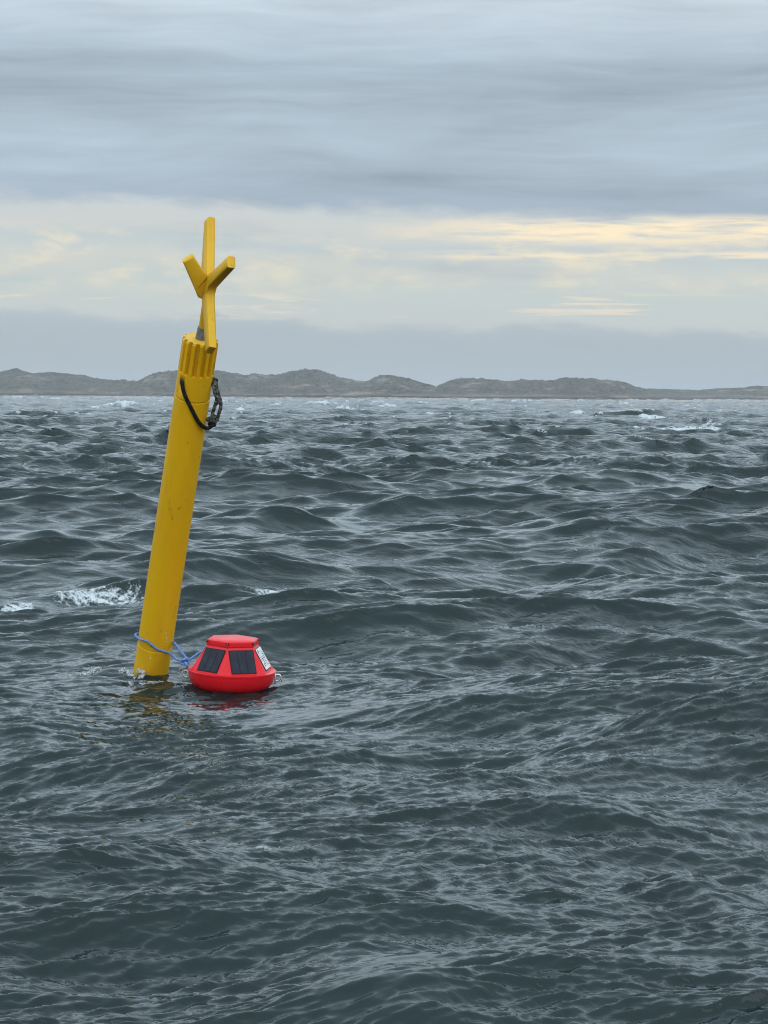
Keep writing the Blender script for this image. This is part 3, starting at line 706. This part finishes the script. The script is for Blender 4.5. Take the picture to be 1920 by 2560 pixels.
for A, B in zip(rg, rg[1:]):
    for k in range(6): bm.faces.new((A[k], A[(k + 1) % 6], B[(k + 1) % 6], B[k]))
bm.faces.new(rg[0][::-1]); bm.faces.new(rg[-1])
bmesh.ops.bevel(bm, geom=[e for e in bm.edges], offset=0.0016, segments=2, affect='EDGES')
lid = obj_bm('lid', bm, RED, buoy, autos=35)
for p in PHI:                                            # bolt pockets at the lid corners: solid blocks, recess shade put into dark red
    o_ = Vector((math.sin(p), -math.cos(p), 0)); t_ = Vector((math.cos(p), math.sin(p), 0)); c = o_ * (RT + 0.0005) + Vector((0, 0, HF + 0.0165))
    bm = bmesh.new(); box(bm, c, o_ * 0.006, t_ * 0.0085, Vector((0, 0, 0.0058)), 0.0015)
    pk = obj_bm('bolt_pocket', bm, simple('pocket_shade_red', (0.16, 0.008, 0.012, 1), 0.5) if p == PHI[0] else bpy.data.materials['pocket_shade_red'], lid, autos=35)
    bm = bmesh.new(); tube(bm, [c + o_ * 0.004, c + o_ * 0.0085], 0.0036, 8); obj_bm('bolt', bm, BOLT, pk, autos=35)
rng = random.Random(4)
for k in range(6):
    a0, a1 = hexp(RB - 0.002, 0.0006)[k], hexp(RB - 0.002, 0.0006)[(k + 1) % 6]
    b0, b1 = hexp(RT, HF)[k], hexp(RT, HF)[(k + 1) % 6]
    mb, mt = (a0 + a1) / 2, (b0 + b1) / 2
    ex = (a1 - a0).normalized(); ey = (mt - mb).normalized(); ez = ex.cross(ey).normalized()
    sl = (mt - mb).length
    if k == 1 or k == 4:                                 # label plates on two sides
        bm = bmesh.new(); box(bm, mb + ey * sl * 0.485 + ez * 0.0012, ex * 0.060, ey * sl * 0.41, ez * 0.0018, 0.001)
        lp = obj_bm('label_plate', bm, BLACK, buoy, autos=35)
        bm = bmesh.new(); box(bm, mb + ey * sl * 0.495 + ez * 0.0036, ex * 0.0572, ey * sl * 0.385, ez * 0.0008)
        wp = obj_bm('white_sheet', bm, WHITE, lp, smooth=False)
        bm = bmesh.new()
        for r in range(9):                               # unreadable print: rows of short dashes and three dots
            x = -0.046
            while x < 0.044:
                w_ = rng.uniform(0.002, 0.008)
                if rng.random() < 0.72: box(bm, mb + ey * sl * (0.24 + 0.065 * r) + ex * (x + w_ / 2) + ez * 0.0047, ex * w_ / 2, ey * rng.uniform(0.0012, 0.0026), ez * 0.0003)
                x += w_ + rng.uniform(0.002, 0.006)
        for f in (0.3, 0.72, 0.8): box(bm, mb + ey * sl * f - ex * 0.036 + ez * 0.0047, ex * 0.0048, ey * 0.0048, ez * 0.0005)
        obj_bm('print', bm, INK, lp, smooth=False)
    else:
        bm = bmesh.new(); box(bm, mb + ey * sl * 0.465 + ez * 0.0015, ex * 0.0605, ey * sl * 0.425, ez * 0.0022, 0.0012)
        sp = obj_bm('solar_panel', bm, BLACK, buoy, autos=35)
        for j in range(3):
            bm = bmesh.new(); box(bm, mb + ey * sl * 0.465 + ex * (j - 1) * 0.0390 + ez * 0.0038, ex * 0.0177, ey * (sl * 0.425 - 0.004), ez * 0.0004)
            obj_bm('solar_cell', bm, CELL, sp, smooth=False)
def shackle(parent, c, down, side, s):
    """a bow shackle: bent bar and pin, in the frame of the buoy"""
    face = down.cross(side)
    bm = bmesh.new(); pts = [side * s * 0.9, side * s * 1.0 + down * s * 0.9, side * s * 0.75 + down * s * 2.0, down * s * 2.5, -side * s * 0.75 + down * s * 2.0, -side * s * 1.0 + down * s * 0.9, -side * s * 0.9]
    tube(bm, [c + p for p in catmull(pts, 5)], s * 0.24, 10)
    o = obj_bm('shackle', bm, STEEL, parent)
    bm = bmesh.new(); tube(bm, [c - side * s * 1.5, c + side * s * 1.5], s * 0.27, 10); obj_bm('pin', bm, STEEL, o, autos=40)
def lug(parent, ang, z):
    o_ = Vector((math.sin(ang), -math.cos(ang), 0)); t_ = Vector((math.cos(ang), math.sin(ang), 0)); u = Vector((0, 0, 1))
    bm = bmesh.new(); box(bm, o_ * (RB - 0.004) + u * (z - 0.014), o_ * 0.004, t_ * 0.014, u * 0.024, 0.002)
    lg = obj_bm('lug', bm, STEEL, parent, autos=35)
    bm = bmesh.new(); pts = [o_ * RB + u * z, o_ * (RB + 0.016) + u * (z + 0.001), o_ * (RB + 0.022) + u * (z - 0.012), o_ * (RB + 0.012) + u * (z - 0.026), o_ * (RB - 0.004) + u * (z - 0.03)]
    tube(bm, catmull(pts, 5), 0.0042, 10); obj_bm('eye', bm, STEEL, lg)
    return o_ * (RB + 0.019) + u * (z - 0.006), t_, o_
cL, tL, oL = lug(buoy, R_(-84), -0.012)
cR, tR, oR = lug(buoy, R_(92), -0.020)
shackle(buoy, cL + oL * 0.006 + Vector((0, 0, 0.028)), Vector((0.25, 0, -1)).normalized(), tL, 0.0095)
shackle(buoy, cR + Vector((0.004, 0, -0.004)), Vector((0.2, 0, -1)).normalized(), tR, 0.0085)

# ------------------------------------------------------------------ blue mooring line
def Z3(x, y, dep): return P(300 + x / 6.145, 1360 + y / 6.145, dep)
KN = Z3(985, 1785, 10.66)
blue = empty('mooring_rope', Matrix.Translation(KN))
tag(blue, 'light blue rope tying the red buoy to the yellow spar', 'rope')
bi = blue.matrix_world.inverted()
def ad(y): return axis_depth(1360 + y / 6.145)
around = []
for t in np.linspace(0, 1, 7):                           # round the back of the spar, from its right side to its left
    x = 790 - 510 * t; yy = 1480 - 100 * t
    around.append(Z3(x, yy, ad(yy) + 0.094 * math.sin(math.pi * (0.06 + 0.88 * t)) + 0.006))
front = [(243, 1385, -0.01), (238, 1410, -0.03), (275, 1440, -0.058), (335, 1470, -0.078), (410, 1488, -0.092), (480, 1548, -0.094), (580, 1618, -0.088), (680, 1652, -0.07)]
around += [Z3(x, y, ad(y) + o * 1.17) for x, y, o in front]
around += [Z3(760, 1682, 10.86), Z3(830, 1732, 10.78), Z3(890, 1778, 10.70), KN]
rope_obj('rope_strand', around, 0.0056, BLUEROPE, blue, bi, 3, 0.022)
rope_obj('rope_strand', [around[0], Z3(850, 1535, 10.86), Z3(930, 1640, 10.78), Z3(1010, 1740, 10.70), KN], 0.0050, BLUEROPE, blue, bi, 3, 0.020)
rope_obj('rope_strand', [KN, Z3(1060, 1775, 10.68), Z3(1140, 1725, 10.72), Z3(1240, 1655, 10.80), Z3(1400, 1600, 10.90), Z3(1560, 1590, 10.98)], 0.0052, BLUEROPE, blue, bi, 3, 0.020)
rope_obj('rope_strand', [Z3(930, 1790, 10.655), Z3(940, 1830, 10.645), Z3(990, 1850, 10.64), Z3(1040, 1835, 10.645), Z3(1055, 1790, 10.65), Z3(1020, 1765, 10.64), Z3(960, 1780, 10.638), Z3(925, 1815, 10.65)], 0.0056, BLUEROPE, blue, bi, 3, 0.022)
rope_obj('rope_strand', [KN, Z3(1000, 1815, 10.65), Z3(1020, 1850, BUOY_C.y - 0.03), Z3(1030, 1885, BUOY_C.y - 0.02)], 0.005, BLUEROPE, blue, bi, 3, 0.02)
knot('knot', Z3(985, 1790, 10.655), 0.0125, 0.0056, BLUEROPE, blue, bi, 2, (1.5, 1, 0.8))
knot('knot', Z3(1010, 1800, 10.66), 0.0105, 0.0054, BLUEROPE, blue, bi, 6, (1.3, 1, 0.8))

# ------------------------------------------------------------------ spray
SPH = []
_b = bmesh.new(); bmesh.ops.create_icosphere(_b, subdivisions=1, radius=1.0)
SPV = np.array([v.co[:] for v in _b.verts]); SPF = [[v.index for v in f.verts] for f in _b.faces]; _b.free()
def spray(name, label, arcs, loose, seed):
    rng = np.random.default_rng(seed); V_ = []; F_ = []
    def drop(c, s):
        q = rng.normal(size=(3, 3)); q, _ = np.linalg.qr(q)
        v = (SPV * (np.array([1, rng.uniform(0.25, 0.7), rng.uniform(0.15, 0.5)]) * s)) @ q
        v *= (1 + 0.3 * rng.normal(size=(len(SPV), 1)))
        k = len(V_) * len(SPV); V_.append(v + np.array(c[:])); F_.extend([[a + k for a in f] for f in SPF])
    for pts, cnt, size, jit in arcs:
        p = catmull(pts, 12)
        for _ in range(cnt):
            c = p[rng.integers(len(p))]; drop(np.array(c[:]) + rng.normal(size=3) * jit, size * rng.uniform(0.25, 1.15))
    for c, ext, cnt, size in loose:
        for _ in range(cnt): drop(np.array(c[:]) + rng.normal(size=3) * np.array(ext), size * rng.uniform(0.4, 1.2))
    org = np.mean(np.concatenate(V_), 0)
    o = obj(name, np.concatenate(V_) - org, F_, SPRAY); o.location = org.tolist()
    return tag(o, label, 'splash', kind='stuff')
A3 = lambda x, y, d: P(x / 3.318, 1440 + y / 3.318, d)
spray('splash', 'thin glassy splash of seawater left of the spar base',
      [([A3(570, 855, 10.95), A3(640, 850, 10.93), A3(700, 840, 10.92), A3(760, 800, 10.93), A3(820, 770, 10.95)], 240, 0.011, 0.006),
       ([A3(700, 865, 10.9), A3(750, 830, 10.9), A3(800, 830, 10.92), A3(825, 790, 10.95)], 100, 0.008, 0.008)],
      [(A3(780, 780, 10.95), (0.02, 0.02, 0.012), 22, 0.004)], 1)
spray('splash', 'curling lip of clear water against the foot of the yellow spar',
      [([A3(1000, 795, 10.88), A3(1050, 790, 10.86), A3(1080, 830, 10.84), A3(1130, 855, 10.83), A3(1180, 845, 10.84), A3(1188, 805, 10.86), A3(1150, 795, 10.88)], 320, 0.010, 0.004),
       ([A3(1020, 770, 10.88), A3(1060, 830, 10.85), A3(1110, 865, 10.83)], 40, 0.005, 0.006)],
      [(A3(1230, 700, 10.72), (0.035, 0.01, 0.06), 34, 0.0026), (A3(1400, 520, 10.75), (0.012, 0.01, 0.03), 8, 0.003), (A3(1290, 800, 10.75), (0.05, 0.01, 0.03), 30, 0.0026)], 2)
spray('splash', 'drips of water falling beside the blue knot on the red buoy',
      [([Z3(925, 1850, 10.66), Z3(930, 1930, 10.66), Z3(925, 2040, 10.66)], 26, 0.0036, 0.004), ([Z3(980, 1960, 10.62), Z3(1030, 2070, 10.6)], 26, 0.0042, 0.004)],
      [(Z3(960, 1990, 10.65), (0.016, 0.01, 0.022), 22, 0.003)], 3)
GC = lambda x, y, dz: G(1250 + x / 5.53, 1720 + y / 5.53, dz)
spray('splash', 'sparkling crest of a small breaking wave on open water at right',
      [([GC(450, 320, 0.06), GC(520, 290, 0.07), GC(560, 350, 0.05), GC(640, 370, 0.05), GC(700, 300, 0.07), GC(790, 330, 0.06)], 260, 0.008, 0.008),
       ([GC(850, 350, 0.06), GC(930, 370, 0.05), GC(1000, 370, 0.05), GC(1090, 410, 0.04), GC(1200, 380, 0.05)], 240, 0.008, 0.007)],
      [(GC(900, 330, 0.08), (0.10, 0.02, 0.008), 24, 0.0035)], 4)

# ------------------------------------------------------------------ damp air over the sea
bm = bmesh.new()
box(bm, Vector((0, 0, 6.3)), Vector((2750, 0, 0)), Vector((0, 2750, 0)), Vector((0, 0, 7.7)))
hz = obj_bm('haze', bm, None, None, smooth=False)
hm = bpy.data.materials.new('damp_air'); hm.use_nodes = True; hn = hm.node_tree; hn.nodes.clear()
ho = hn.nodes.new('ShaderNodeOutputMaterial'); pv = hn.nodes.new('ShaderNodeVolumePrincipled')
pv.inputs['Color'].default_value = (0.80, 0.86, 0.90, 1); pv.inputs['Density'].default_value = 0.00032; pv.inputs['Anisotropy'].default_value = 0.2
hn.links.new(pv.outputs[0], ho.inputs['Volume']); hz.data.materials.append(hm)
tag(hz, 'thin damp sea haze in front of the far skerries', 'haze', kind='stuff')
